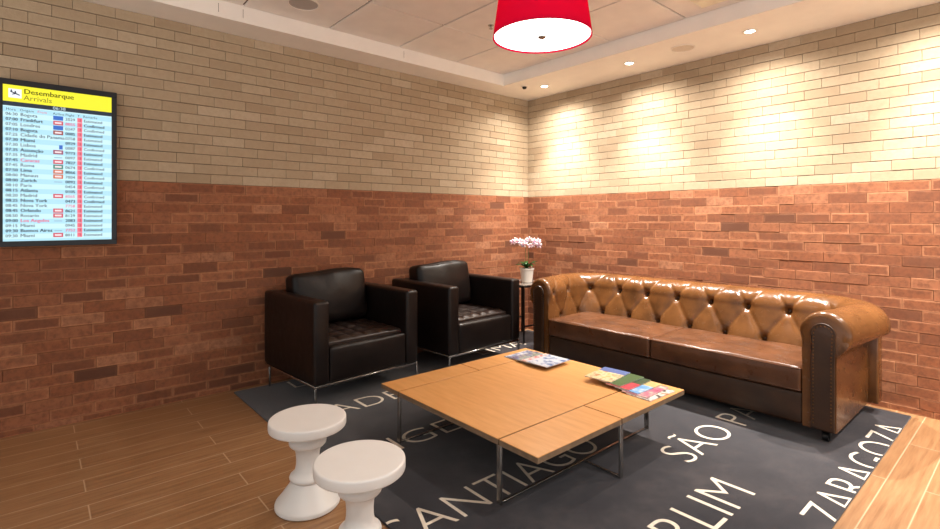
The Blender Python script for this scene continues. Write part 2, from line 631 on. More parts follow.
bm = bmesh.new(); lathe(bm, [(0, ZR - LZ - .001), (.06, ZR - LZ - .001), (.06, ZR - LZ - .02), (.05, ZR - LZ - .026), (0, ZR - LZ - .026)], seg=32, cap=False); obj('canopy', bm, M_trim, t)
bm = bmesh.new()
for a in range(3):
    th = a * 2 * PI / 3
    tube(bm, [(0, 0, HH - .02), (R1 * .995 * math.cos(th), R1 * .995 * math.sin(th), HH - .01)], .003, 6)
obj('spider', bm, M_steel, t)
ld = bpy.data.lights.new('pendant_bulb', 'POINT'); ld.energy = 5; ld.color = (1, .86, .68); ld.shadow_soft_size = .06
lo = bpy.data.objects.new('pendant_bulb', ld); lo.location = (0, 0, .15); link(lo, t)

# ------------------------------------------------------------------ arrivals display
DY0, DY1, DZ0, DZ1 = -4.252, -3.724, 1.049, 1.964
SY0, SY1, SZ0, SZ1 = -4.231, -3.750, 1.079, 1.932
XF = .062
t = thing('arrivals_display', 'tall portrait flight arrivals screen with yellow header on the left brick wall', 'screen', (0, (DY0 + DY1) / 2, DZ0))
OY, OZ = -(DY0 + DY1) / 2, -DZ0
Mt = Matrix.Translation((0, OY, OZ))
def dobj(name, bm, m, **k):
    bmesh.ops.transform(bm, matrix=Mt, verts=bm.verts[:])
    return obj(name, bm, m, t, **k)
M_case = plain('black_plastic', srgb(8, 14, 24), .35)
bm = bmesh.new()
bx(bm, .0125, XF - .012, DY0, DY1, DZ0, DZ1, bev=.004, seg=2)
for (a, b, c, d) in ((DY0, DY1, DZ0, SZ0), (DY0, DY1, SZ1, DZ1), (DY0, SY0, SZ0, SZ1), (SY1, DY1, SZ0, SZ1)):
    bx(bm, XF - .013, XF, a, b, c, d, bev=.0015, seg=1)
dobj('housing', bm, M_case)
def scr(name, c, k=1.0):
    return emit(name, c, 1.0 * k, (.02, .02, .02, 1))
EK = 1.12
def panel_mat():
    tt = NT('screen_rows')
    tc = tt.n('ShaderNodeTexCoord')
    s = tt.n('ShaderNodeSeparateXYZ'); tt.l(tc.outputs['Object'], s.inputs[0])
    # alternating pale rows
    r = tt.math('FLOOR', tt.math('DIVIDE', tt.math('SUBTRACT', s.outputs[2], SZ0 - DZ0 + .012), ROWH))
    par = tt.math('FLOORED_MODULO', r, 2)
    c = tt.mix(par, srgb(202, 238, 246), srgb(176, 224, 240))
    tt.set(Base_Color=(.02, .02, .02, 1), Emission_Color=c, Emission_Strength=EK, Roughness=.3)
    return tt.m
HZ = 1.842        # foot of the yellow band
TZ = 1.818        # head of the white table
NR = 26
ROWH = (TZ - SZ0 - .012) / (NR + 0.2)
bm = bmesh.new(); bx(bm, XF - .0075, XF - .0065, SY0, SY1, SZ0, TZ); dobj('timetable_panel', bm, panel_mat(), smooth=False)
bm = bmesh.new(); bx(bm, XF - .0075, XF - .0065, SY0, SY1, HZ, SZ1); dobj('header_band', bm, scr('screen_yellow', srgb(244, 236, 40), EK), smooth=False)
bm = bmesh.new(); bx(bm, XF - .0075, XF - .0065, SY0, SY1, TZ, HZ); dobj('clock_band', bm, scr('screen_navy', srgb(8, 34, 52), EK), smooth=False)
E1, E2 = XF - .0062, XF - .0058
SW = SY1 - SY0
def T_at(y, z, x=E1):
    return lambda v: Vector((x, y + v.x, z + v.y))
def quad(bm, y0, y1, z0, z1, x=E1):
    bm.faces.new([bm.verts.new(p) for p in ((x, y0, z0), (x, y1, z0), (x, y1, z1), (x, y0, z1))])
bm = bmesh.new(); quad(bm, SY0 + .022, SY0 + .076, 1.863, 1.912); dobj('pictogram_tile', bm, scr('screen_white', srgb(238, 244, 248), EK), smooth=False)
# descending aeroplane pictogram
bm = bmesh.new()
def poly(bm, pts, x):
    bm.faces.new([bm.verts.new((x, a, b)) for a, b in pts])
cy, cz = SY0 + .049, 1.888
def rot(pts, a=-.42):
    return [(cy + x * math.cos(a) - y * math.sin(a), cz + x * math.sin(a) + y * math.cos(a)) for x, y in pts]
poly(bm, rot([(-.022, .0028), (-.020, -.0028), (.017, -.0028), (.0225, -.001), (.0225, .001), (.017, .0034)]), E2)
poly(bm, rot([(-.023, .011), (-.019, .011), (-.013, .002), (-.021, .002)]), E2)
poly(bm, rot([(-.007, .013), (-.003, .013), (.006, .002), (-.003, .002)]), E2)
poly(bm, rot([(-.010, -.012), (-.006, -.012), (.005, -.002), (-.004, -.002)]), E2)
dobj('aeroplane_pictogram', bm, scr('screen_ink', srgb(16, 30, 62), EK), smooth=False)
M_ink = scr('screen_text', srgb(24, 52, 70), EK)
M_inkb = scr('screen_text_bold', srgb(6, 30, 56), EK)
M_head = scr('screen_heading', srgb(78, 74, 10), EK)
M_headl = scr('screen_heading_light', srgb(122, 116, 16), EK)
M_pink = scr('screen_red_text', srgb(222, 92, 132), EK)
M_badge = scr('screen_badge', srgb(240, 110, 128), EK)
M_badget = scr('screen_badge_text', srgb(120, 20, 50), EK)
bm = bmesh.new(); 
for dx in (0, .0009, .0018): add_text(bm, 'Desembarque', .0385, T_at(SY0 + .084 + dx, 1.892))
dobj('heading_lettering', bm, M_head, smooth=False)
bm = bmesh.new(); add_text(bm, 'Arrivals', .0385, T_at(SY0 + .084, 1.857)); dobj('heading_lettering', bm, M_headl, smooth=False)
bm = bmesh.new(); add_text(bm, '06:38', .026, T_at(SY0 + .208, TZ + .004)); dobj('clock_lettering', bm, scr('screen_clock', srgb(200, 220, 230), EK), smooth=False)
ROWS = [('06:30', 'Bogota', 'b', '2029', 0, 'E'), ('07:00', 'Frankfurt', 'r', '8055', 1, 'C'), ('07:05', 'Londres', 'b', '0247', 0, 'C'), ('07:10', 'Bogota', 'k', '0085', 0, 'E'),
        ('07:25', 'Cidade do Panama', 'w', '0758', 0, 'E'), ('07:30', 'Miami', '', '0929', 0, 'E'), ('07:30', 'Lisboa', 'd', '0087', 0, 'C'), ('07:35', 'Assunção', 'p', '9773', 0, 'E'),
        ('07:35', 'Madrid', 'w', '0097', 0, 'E'), ('07:45', 'Caracas', 'r', '7827', 0, 'E'), ('07:45', 'Roma', 'g', '0674', 0, 'C'), ('07:50', 'Lima', 'o', '8066', 0, 'E'),
        ('08:00', 'Manaus', 'o', '7004', 0, 'C'), ('08:00', 'Zurich', 'w', '0092', 0, 'E'), ('08:10', 'Paris', '', '0454', 0, 'C'), ('08:15', 'Atlanta', '', '0105', 0, 'E'),
        ('08:20', 'Madrid', 'r', '8065', 1, 'C'), ('08:25', 'Nova York', '', '0473', 0, 'C'), ('08:45', 'Nova York', '', '7758', 1, 'E'), ('08:45', 'Orlando', 'r', '8621', 0, 'E'),
        ('08:50', 'Rosario', 'r', '8129', 0, 'E'), ('09:00', 'Los Angeles', 'w', '2083', 0, 'E'), ('09:15', 'Miami', '', '0945', 0, 'E'), ('09:30', 'Buenos Aires', 'w', '7752', 1, 'E'),
        ('09:30', 'Miami', 'r', '8011', 0, 'E')]
ink, inkb, pink, badge, badget = (bmesh.new() for _ in range(5))
logos = {k: bmesh.new() for k in 'brkgpow'}
logoM = dict(b=srgb(44, 104, 196), r=srgb(206, 70, 92), k=srgb(150, 52, 48), g=srgb(64, 132, 116), p=srgb(150, 64, 96), o=srgb(206, 104, 64), w=srgb(150, 186, 206), d=srgb(70, 76, 100))
zz = TZ - ROWH * .9
hs = .0225
for (y, s) in ((.012, 'Hora'), (.068, 'Origem'), (.208, 'Airline'), (.264, 'Flight'), (.318, 'T.'), (.345, 'Remarks')):
    add_text(ink, s, .019, T_at(SY0 + y, zz))
add_text(pink, 'From', .019, T_at(SY0 + .142, zz))
logow = bmesh.new()
for i, (tm, city, lg, fl, pk, rm) in enumerate(ROWS):
    z = TZ - ROWH * (i + 1.85)
    bold = i % 2 == 1
    B = inkb if bold else ink
    reps = (0, .0008, .0016) if bold else (0, .0006)
    for dx in reps:
        add_text(B, tm, hs, T_at(SY0 + .010 + dx, z))
        add_text(pink if city in ('Caracas', 'Los Angeles') else B, city, hs * 1.12, T_at(SY0 + .070 + dx, z))
        add_text(pink if pk else B, fl, hs, T_at(SY0 + .263 + dx, z))
        add_text(B, 'Estimated' if rm == 'E' else 'Confirmed', hs, T_at(SY0 + .347 + dx, z))
    quad(badge, SY0 + .318, SY0 + .341, z - .004, z + ROWH - .006)
    add_text(badget, '1', hs, T_at(SY0 + .326, z, E2))
    if lg == 'w':
        quad(logos['w'], SY0 + .214, SY0 + .250, z + .003, z + .008)
    elif lg == 'd':
        quad(logos['b'], SY0 + .236, SY0 + .252, z - .002, z + .022)
    elif lg:
        quad(logos[lg], SY0 + .210, SY0 + .254, z - .003, z + ROWH - .007)
        if lg in 'rpogk':
            quad(logow, SY0 + .217, SY0 + .247, z + .004, z + .014, E2)
dobj('timetable_lettering', ink, M_ink, smooth=False)
dobj('timetable_lettering', inkb, M_inkb, smooth=False)
dobj('timetable_lettering', pink, M_pink, smooth=False)
dobj('terminal_badges', badge, M_badge, smooth=False)
dobj('badge_lettering', badget, M_badget, smooth=False)
for k, b in logos.items():
    dobj('airline_logos', b, scr('logo_' + {'b': 'blue', 'r': 'red', 'k': 'brown', 'g': 'green', 'p': 'plum', 'o': 'orange', 'w': 'grey'}[k], logoM[k], EK), smooth=False)
dobj('airline_logos', logow, scr('logo_white', srgb(240, 220, 222), EK), smooth=False)

# ------------------------------------------------------------------ rug
RX0, RX1, RY0, RY1, RZ = .078, 3.204, -3.062, -.085, .010
t = thing('rug', 'large charcoal rug with ivory city names under the coffee table and seating', 'rug', ((RX0 + RX1) / 2, (RY0 + RY1) / 2, 0))
Mr = Matrix.Translation((-(RX0 + RX1) / 2, -(RY0 + RY1) / 2, 0))
bm = bmesh.new(); bx(bm, RX0, RX1, RY0, RY1, .0006, RZ, bev=.003, seg=2)
bmesh.ops.transform(bm, matrix=Mr, verts=bm.verts[:]); obj('pile', bm, M_rug, t)
def rug_word(s, xtop, ystart, cap=.18, yend=None, stretch=1, after=None):
    vs, fs = text_verts(s, 1.0, 'LEFT', 6, -.015)
    hv, _ = text_verts('H', 1.0, 'LEFT', 6)
    k = cap / max(v.y for v in hv)
    wid = max(v.x for v in vs) - min(v.x for v in vs)
    x0 = min(v.x for v in vs)
    kx = k * stretch if yend is None else (yend - ystart) / wid
    if after:                          # ystart is where the letter following this prefix begins
        pv, _ = text_verts(after, 1.0, 'LEFT', 6, -.015)
        ystart -= (max(v.x for v in pv) - x0 + .06) * kx
    bm = bmesh.new()
    base = xtop + cap
    nv = [bm.verts.new((base - v.y * k, ystart + (v.x - x0) * kx, RZ + .0006)) for v in vs]
    for f in fs:
        try: bm.faces.new([nv[i] for i in f])
        except ValueError: pass
    for co, no in (((RX1 - .002, 0, 0), (1, 0, 0)), ((RX0 + .002, 0, 0), (-1, 0, 0)), ((0, RY0 + .002, 0), (0, -1, 0)), ((0, RY1 - .002, 0), (0, 1, 0))):
        bmesh.ops.bisect_plane(bm, geom=bm.verts[:] + bm.edges[:] + bm.faces[:], plane_co=co, plane_no=no, clear_outer=True)
    bmesh.ops.transform(bm, matrix=Mr, verts=bm.verts[:])
    return obj('city_lettering', bm, M_letter, t, smooth=False)
rug_word('SANTIAGO', 2.05, -3.095, .182, -1.85)
rug_word('CIDADE DO PANAMÁ', .752, -2.53, .174, stretch=1.12, after='CIDA')
rug_word('LISBOA', .105, -2.71, .17, stretch=1.1)
rug_word('LIMA', .33, -1.12, .17, stretch=1.1)
rug_word('LOS ANGELES', 1.397, -2.625, .168, stretch=1.22, after='LOS AN')
rug_word('SÃO PAULO', 2.432, -1.68, .18, stretch=1.13)
rug_word('BERLIM', 2.73, -2.62, .195, -1.735)
rug_word('ZARAGOZA', 3.088, -1.765, .18, -.34)

# ------------------------------------------------------------------ armchairs
CW, CD = .812, .762
def make_armchair():
    t = thing('armchair', '', 'armchair')
    # local: x 0..CD front at +x (CD), y 0..CW
    zb, za = .167, .686
    at = .105
    for k in (0, 1):
        y0 = 0 if k == 0 else CW - at
        bm = bmesh.new()
        def bulge(ux, uy, uz, p):
            return Vector((0, 0, 0))
        cushion(bm, (CD / 2, y0 + at / 2, (zb + za) / 2), (CD / 2, at / 2, (za - zb) / 2), .020, (.002, .004, .004), (10, 3, 10))
        obj('arm', bm, M_choc, t)
    bm = bmesh.new()
    cushion(bm, (.055, CW / 2, (zb + za) / 2), (.052, CW / 2 - at + .001, (za - zb) / 2 - .003), .02, (.004, 0, .002), (3, 10, 10))
    obj('back_panel', bm, M_choc, t)
    # upholstered seat box with padded front edge
    bm = bmesh.new()
    cushion(bm, (.107 + (CD - .004 - .107) / 2, CW / 2, .28), ((CD - .004 - .107) / 2, CW / 2 - at - .001, .113), .022, (.008, 0, 0), (8, 12, 6))
    obj('seat_box', bm, M_choc, t)
    # quilted seat pad
    bm = bmesh.new()
    def quilt(ux, uy, uz, p):
        if uz < .5: return Vector((0, 0, 0))
        a = abs(math.sin(PI * 2.5 * (ux + 1))) * abs(math.sin(PI * 3 * (uy + 1)))
        edge = min(1, (1 - max(abs(ux), abs(uy))) * 8)
        return Vector((0, 0, .017 * (a ** .45) * edge))
    cushion(bm, (.107 + .300, CW / 2, .392), (.297, CW / 2 - at - .004, .022), .012, (0, 0, .006), (60, 66, 2), quilt)
    obj('seat_pad', bm, M_choc_q, t)
    # loose leaning back cushion
    bm = bmesh.new()
    def crease(ux, uy, uz, p):
        f = 0
        if ux > 0:
            f = .004 * math.sin(uy * 9 + 2 * uz) * (1 - uy * uy) * max(0, uz)
        return Vector((f, 0, .008 * math.sin(uy * 3.1) * max(0, uz) - .012 * uy * uy * max(0, uz)))
    R = Matrix.Rotation(-.17, 4, 'Y')
    cushion(bm, (.185, CW / 2, .626), (.082, CW / 2 - at - .004, .190), .042, (.032, -.002, .006), (6, 20, 16), crease, R)
    obj('back_cushion', bm, M_choc, t)
    # steel base
    bm = bmesh.new()
    e, w = .004, .013
    z0, z1 = .153, .1665
    for (a, b, c, d) in ((e, CD - e, e, e + w), (e, CD - e, CW - e - w, CW - e), (e, e + w, e + w, CW - e - w), (CD - e - w, CD - e, e + w, CW - e - w)):
        bx(bm, a, b, c, d, z0, z1, bev=.0015, seg=1)
    obj('base_frame', bm, M_chrome, t)
    for xx in (e + w / 2 + .065, CD - e - w / 2):
        for yy in (e + w / 2, CW - e - w / 2):
            bm = bmesh.new()
            bx(bm, xx - w / 2, xx + w / 2, yy - w / 2, yy + w / 2, RZ + .0006, z0, bev=.001, seg=1)
            obj('leg', bm, M_chrome, t)
    return t
def dup(root, loc, rotz, label, group=None):
    r = root.copy(); COL.objects.link(r)
    r.location = loc; r.rotation_euler = (0, 0, rotz); r['label'] = label
    if group: r['group'] = group
    for ch in list(root.children):
        c = ch.copy(); COL.objects.link(c); c.parent = r
        for g in ch.children:
            d = g.copy(); COL.objects.link(d); d.parent = c
    return r
ch = make_armchair()
ch.location = (.047, -2.850, 0)
ch.rotation_euler = (0, 0, math.radians(3.6))
ch['label'] = 'dark chocolate leather box armchair nearest the arrivals screen, behind the white stools'
ch['group'] = 'chocolate leather armchairs'
dup(ch, (.042, -1.778, 0), math.radians(2.6), 'dark chocolate leather box armchair nearest the orchid table, with gleaming quilted seat', 'chocolate leather armchairs')

# ------------------------------------------------------------------ chesterfield sofa
t = thing('chesterfield_sofa', 'long tan brown leather sofa with deep buttoned back and rolled arms against the right wall', 'sofa', (1.97, -.5, 0))
Ms = Matrix.Translation((-1.97, .5, 0))
def sobj(name, bm, m, **k):
    bmesh.ops.transform(bm, matrix=Ms, verts=bm.verts[:])
    return obj(name, bm, m, t, **k)
XL, XR, YF, YB, RC = 1.072, 2.868, -.925, -.415, .09
def resample(pts, n):
    d = [0]
    for a, b in zip(pts[:-1], pts[1:]):
        d.append(d[-1] + math.hypot(b[0] - a[0], b[1] - a[1]))
    out = []
    j = 0
    for i in range(n):
        s = d[-1] * i / (n - 1)
        while j < len(d) - 2 and d[j + 1] < s: j += 1
        f = (s - d[j]) / max(1e-9, d[j + 1] - d[j])
        out.append((pts[j][0] + f * (pts[j + 1][0] - pts[j][0]), pts[j][1] + f * (pts[j + 1][1] - pts[j][1])))
    return out, d[-1]
N1, N2, N3 = 36, 48, 12
def profile(inner, cx, cz, r, a_end, under):
    arc = [(cx + r * math.cos(math.radians(a)), cz + r * math.sin(math.radians(a))) for a in range(180, int(a_end) - 1, -6)]
    A, la = resample(inner + [arc[0]], N1)
    B, lb = resample(arc, N2)
    C, lc = resample([arc[-1]] + under, N3)
    pts = A[:-1] + B[:-1] + C
    v = []
    for i in range(N1 - 1): v.append(-la + la * i / (N1 - 1))
    for i in range(N2 - 1): v.append(lb * i / (N2 - 1))
    for i in range(N3): v.append(lb + lc * i / (N3 - 1))
    return pts, v
ZBOT = .075
arm_p, arm_v = profile([(0, ZBOT), (0, .30), (0, .40), (-.004, .50), (-.018, .55)], .094, .585, .120, -42, [(.160, .49), (.155, .46), (.155, ZBOT)])
bak_p, bak_v = profile([(0, ZBOT), (0, .30), (.035, .40), (.075, .50), (.094, .56)], .222, .590, .120, -42, [(.282, .50), (.276, .46), (.276, ZBOT)])
# path stations: (x, y, nx, ny, u, wback)
st = []
def add(x, y, nx, ny, w): st.append([x, y, nx, ny, 0, w])
for i in range(60): 
    f = i / 60; add(XL, YF + (YB - RC - YF) * f, -1, 0, .66 * f)
for i in range(28):
    a = PI - PI / 2 * i / 28; add(XL + RC + RC * math.cos(a), YB - RC + RC * math.sin(a), math.cos(a), math.sin(a), .66 + .34 * (i / 28))
NBK = 190
for i in range(NBK):
    add(XL + RC + (XR - XL - 2 * RC) * i / NBK, YB, 0, 1, 1)
for i in range(28):
    a = PI / 2 - PI / 2 * i / 28; add(XR - RC + RC * math.cos(a), YB - RC + RC * math.sin(a), math.cos(a), math.sin(a), 1 - .34 * (i / 28))
for i in range(61):
    f = 1 - i / 60; add(XR, YF + (YB - RC - YF) * f, 1, 0, .66 * f)
for a, b in zip(st[:-1], st[1:]):
    # u is measured a little outside the inner line where the buttons sit
    b[4] = a[4] + math.hypot((b[0] + .07 * b[2]) - (a[0] + .07 * a[2]), (b[1] + .07 * b[3]) - (a[1] + .07 * a[3]))
PB, DB = .2563, .205
xref = 1.331
u_ref = min((abs(s[0] - xref), s[4]) for s in st if s[3] > .99)[1]
UMAX = st[-1][4]
NP = len(arm_p)
def blend(si):
    x, y, nx, ny, u, w = st[si]
    wp = w
    sq = None
    if abs(ny) < 1e-6:                       # along an arm: the roll swells evenly, the side panel stays straight
        wp = 0
    elif abs(nx) > 1e-6:                     # round a corner the outer shell stays square
        sq = min((RC + .155) / abs(nx), (RC + .276) / abs(ny)) - RC
    out = []
    for i, (p, q) in enumerate(zip(arm_p, bak_p)):
        k = max(0, min(1, (i - (NP - N3 - 6)) / 8))
        ww = w * (1 - k) + wp * k
        o = (1 - ww) * p[0] + ww * q[0]
        if sq is not None:
            o = ((1 - w) * p[0] + w * q[0]) * (1 - k) + sq * k
        out.append((o, (1 - ww) * p[1] + ww * q[1]))
    return out
def tuft(u, v):
    a = (u - u_ref) / PB + v / (2 * DB)
    b = (u - u_ref) / PB - v / (2 * DB)
    ra, rb = a - round(a), b - round(b)
    # distance to the two families of diagonal folds, and to the button
    ln = 1 / math.hypot(1 / PB, 1 / (2 * DB))
    da, db = abs(ra) * ln, abs(rb) * ln
    h = 1 - .34 * math.exp(-(da / .011) ** 1.3) - .34 * math.exp(-(db / .011) ** 1.3)
    h -= .30 * math.exp(-(da / .05) ** 2) * .6 + .30 * math.exp(-(db / .05) ** 2) * .6
    du, dv = (ra + rb) / 2 * PB, (ra - rb) * DB
    r2 = du * du + dv * dv
    h -= .75 * math.exp(-r2 / .030 ** 2) + .55 * math.exp(-r2 / .014 ** 2)
    return h
bm = bmesh.new()
rings = []
for si, (x, y, nx, ny, u, w) in enumerate(st):
    ring = []
    prof = blend(si)
    vv = [(1 - w) * p + w * q for p, q in zip(arm_v, bak_v)]
    ef = min(1, min(u, UMAX - u) / .07)
    for i, (o, z) in enumerate(prof):
        a, b = prof[max(0, i - 1)], prof[min(len(prof) - 1, i + 1)]
        tx, tz = b[0] - a[0], b[1] - a[1]
        ln = math.hypot(tx, tz) or 1
        no, nz = -tz / ln, tx / ln
        v = vv[i]
        fade = ef
        fade *= max(0, min(1, (z - .30) / .08))
        fade *= max(0, min(1, (.19 - v) / .10))
        hh = tuft(u, v)
        d = .026 * (hh - .82) * max(0, fade)
        # gathered pleats fanning over the roll
        if v > -.02:
            pl = abs(math.sin(PI * ((u - u_ref) / PB * 2))) ** .3
            d += .004 * (pl - .9) * max(0, min(1, (v) / .08)) * max(0, min(1, (.42 - v) / .12)) * ef
        # rounded-off end at the arm fronts
        en = min(u, UMAX - u)
        if en < .04 and v > -.09 and v < .42:
            d -= .032 * (1 - math.sqrt(max(0, 1 - (1 - en / .04) ** 2))) * min(1, (v + .09) / .05)
        oo, z2 = o + no * d, z + nz * d
        ring.append(bm.verts.new((x + nx * oo, y + ny * oo, z2)))
    rings.append(ring)
for A, B in zip(rings[:-1], rings[1:]):
    for i in range(len(A) - 1):
        bm.faces.new((A[i], A[i + 1], B[i + 1], B[i]))
    bm.faces.new((A[-1], A[0], B[0], B[-1]))
bm.faces.new(rings[0]); bm.faces.new(rings[-1])
body = sobj('frame', bm, M_tan, angle=60)
# buttons sunk at the lattice points
na = len(arm_p)
def surf_at(u, v):
    s = min(st, key=lambda q: abs(q[4] - u))
    x, y, nx, ny, uu, w = s
    vv = [(1 - w) * p + w * q for p, q in zip(arm_v, bak_v)]
    i = min(range(len(vv)), key=lambda k: abs(vv[k] - v))
    prof = [((1 - w) * p[0] + w * q[0], (1 - w) * p[1] + w * q[1]) for p, q in zip(arm_p, bak_p)]
    o, z = prof[i]
    a, b = prof[i - 1], prof[i + 1]
    ln = math.hypot(b[0] - a[0], b[1] - a[1])
    no, nz = -(b[1] - a[1]) / ln, (b[0] - a[0]) / ln
    n = Vector((nx * no, ny * no, nz))
    return Vector((x + nx * o, y + ny * o, z)), n
k = -20
while k < 30:
    for row, half in ((0, 0), (-DB, .5)):
        u = u_ref + (k + half) * PB
        if .09 < u < UMAX - .09:
            p, n = surf_at(u, row)
            if p.z > .39:
                bm = bmesh.new()
                ball(bm, p - n * .034, .011, 12, 8, (1, 1, .62), n.to_track_quat('Z', 'Y').to_matrix().to_4x4())
                sobj('button', bm, M_button)
    k += 1
# scroll fronts of the arms, edged with welting and nails
for side in (0, 1):
    sgn = -1 if side == 0 else 1
    xb = XL if side == 0 else XR
    outl = []
    cxo, czo, rr = .098, .590, .052
    for a in range(190, -21, -8):
        outl.append((cxo + rr * math.cos(math.radians(a)), czo + rr * math.sin(math.radians(a))))
    outl += [(.148, .50), (.146, .45), (.146, ZBOT + .006), (.046, ZBOT + .006), (.046, .5)]
    bm = bmesh.new()
    f0 = [bm.verts.new((xb + sgn * o, YF - .001, z)) for o, z in outl]
    f1 = [bm.verts.new((xb + sgn * o, YF - .010, z)) for o, z in outl]
    f2 = [bm.verts.new((xb + sgn * (.075 + (o - .075) * .93), YF - .014, .36 + (z - .36) * .985)) for o, z in outl]
    n = len(outl)
    for A, B in ((f0, f1), (f1, f2)):
        for i in range(n):
            j = (i + 1) % n
            bm.faces.new((A[i], A[j], B[j], B[i]))
    bm.faces.new(f2)
    fp = sobj('arm_front', bm, M_tan_shaded)
    bm = bmesh.new()
    tube(bm, [(xb + sgn * o, YF - .009, z) for o, z in outl], .005, 8, closed=True)
    w_ = sobj('welting', bm, M_tan_shaded)
    # nails along the panel
    bm = bmesh.new()
    ins = [(.054, .11), (.054, .50)] + [(.098 + (o - .098) * .82, .59 + (z - .59) * .82) for o, z in outl[:-5]] + [(.136, .50), (.134, .45), (.134, .11)]
    ins, _ = resample(ins, 58)
    for o, z in ins:
        ball(bm, (xb + sgn * o, YF - .014, z), .0042, 6, 4)
    sobj('nailheads', bm, M_brass)
# front rail and underside
bm = bmesh.new()
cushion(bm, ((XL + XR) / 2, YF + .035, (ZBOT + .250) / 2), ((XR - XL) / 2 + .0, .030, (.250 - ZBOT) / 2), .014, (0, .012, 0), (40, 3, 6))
sobj('front_rail', bm, M_tan_shaded)
bm = bmesh.new(); bx(bm, XL, XR, YF + .06, YB + .05, ZBOT + .01, .245); sobj('seat_deck', bm, M_tan_shaded)
# square rear posts that stand a little proud of the side panels
for sgn, xb in ((-1, XL), (1, XR)):
    bm = bmesh.new()
    a, b = xb + sgn * .10, xb + sgn * .206
    bx(bm, min(a, b), max(a, b), -.235, -.132, ZBOT, .50, bev=.012, seg=3)
    sobj('rear_post', bm, M_tan)
# two long seat cushions
XM = 1.968
for (a, b) in ((XL + .004, XM - .0015), (XM + .0015, XR - .004)):
    bm = bmesh.new()
    ph = random.random() * 6
    def wr(ux, uy, uz, p, ph=ph):
        top = max(0, uz)
        dip = -.012 * math.exp(-((ux) ** 2 + (uy + .1) ** 2) / .35) * top
        wv = .0035 * math.sin(7 * ux + 4 * uy + ph) * math.sin(9 * uy - 3 * ux + ph) * (1 - ux ** 4) * top
        return Vector((0, 0, dip + wv))
    y0, y1 = YF - .008, YB + .01
    cushion(bm, ((a + b) / 2, (y0 + y1) / 2, .320), ((b - a) / 2, (y1 - y0) / 2, .070), .020, (0, .006, .022), (40, 22, 4), wr)
    c = sobj('seat_cushion', bm, M_tan_seat)
    for zz in (.378, .262):
        bm = bmesh.new()
        loop = []
        q = .016
        for (px, py, a0) in ((a + q, y0 + q, 180), (b - q, y0 + q, 270), (b - q, y1 - q, 0), (a + q, y1 - q, 90)):
            for s in range(0, 91, 30):
                an = math.radians(a0 + s); loop.append((px + (q - .003) * math.cos(an), py + (q - .003) * math.sin(an), zz))
        dense = []
        for i in range(len(loop)):
            A, B = Vector(loop[i]), Vector(loop[(i + 1) % len(loop)])
            m = max(1, int((B - A).length / .05))
            for s in range(m): dense.append(A.lerp(B, s / m))
        tube(bm, dense, .0048, 6, closed=True)
        bmesh.ops.transform(bm, matrix=Ms, verts=bm.verts[:])
        obj('piping', bm, M_tan_seat, c)
# turned feet on castors
for (fx, fy) in ((XL - .10, YF + .050), (XR + .10, YF + .050), (XL - .10, -.19), (XR + .10, -.19)):
    bm = bmesh.new()
    lathe(bm, [(.030, ZBOT + .004), (.032, .070), (.027, .062), (.021, .058), (.020, .0565), (0, .0565)], fx, fy, 24)
    f = sobj('foot', bm, M_darkwood)
    bm = bmesh.new()
    q = bmesh.ops.create_cone(bm, cap_ends=True, segments=24, radius1=.023, radius2=.023, depth=.026)
    bmesh.ops.transform(bm, matrix=Matrix.Translation((fx, fy - .008, RZ + .0235)) @ Matrix.Rotation(PI / 2, 4, 'Y'), verts=q['verts'])
    bx(bm, fx - .019, fx - .015, fy - .015, fy + .008, .026, .056)
    bx(bm, fx + .015, fx + .019, fy - .015, fy + .008, .026, .056)
    bmesh.ops.transform(bm, matrix=Ms, verts=bm.verts[:])
    obj('castor', bm, M_blackrub, f)

# ------------------------------------------------------------------ coffee table
TX0, TX1, TY0, TY1, TZt, TTH = 1.316, 2.469, -2.637, -1.459, .284, .026
SA, SB, SC = 1.490, 2.253, -2.058
t = thing('coffee_table', 'low square oak coffee table with panel seams and flat steel legs', 'table', ((TX0 + TX1) / 2, (TY0 + TY1) / 2, 0))
Mc = Matrix.Translation((-(TX0 + TX1) / 2, -(TY0 + TY1) / 2, 0))
def cobj(name, bm, m, par=None, **k):
    bmesh.ops.transform(bm, matrix=Mc, verts=bm.verts[:])
    return obj(name, bm, m, par or t, **k)
g = .0038
for (a, b, c, d) in ((SA + g, SB - g, TY0, TY1), (TX0, SA - g, TY0, SC - g), (TX0, SA - g, SC + g, TY1), (SB + g, TX1, TY0, SC - g), (SB + g, TX1, SC + g, TY1)):
    bm = bmesh.new()
    bx(bm, a, b, c, d, TZt - TTH, TZt - .004, mi=1)
    bx(bm, a, b, c, d, TZt - .004, TZt, bev=.0012, seg=1, mi=0)
    cobj('top_panel', bm, [M_oak, M_ply])
zt = TZt - TTH
z0 = RZ + .0008
w = .012
def frame_y(x):
    for (c, d) in ((z0, z0 + .008), (zt - .010, zt - .0003)):
        fr = bmesh.new(); bx(fr, x - .006, x + .006, TY0 + .012, TY1 - .012, c, d, bev=.001, seg=1)
        cobj('base_rail', fr, M_steel)
    for y in (TY0 + .006, TY1 - .006):
        lg = bmesh.new(); bx(lg, x - .013, x + .013, y - .005, y + .005, z0, zt - .0003, bev=.001, seg=1)
        cobj('leg', lg, M_steel)
frame_y(SA); frame_y(SB)
for (a, b) in ((TX0 + .012, SA - .018), (SB + .018, TX1 - .012)):
    for (c, d) in ((z0, z0 + .008), (zt - .010, zt - .0003)):
        fr = bmesh.new()
        bx(fr, a, b, SC - .006, SC + .006, c, d, bev=.001, seg=1)
        cobj('base_rail', fr, M_steel)
for x in (TX0 + .006, TX1 - .006):
    lg = bmesh.new(); bx(lg, x - .005, x + .005, SC - .013, SC + .013, z0, zt - .0003, bev=.001, seg=1)
    cobj('leg', lg, M_steel)

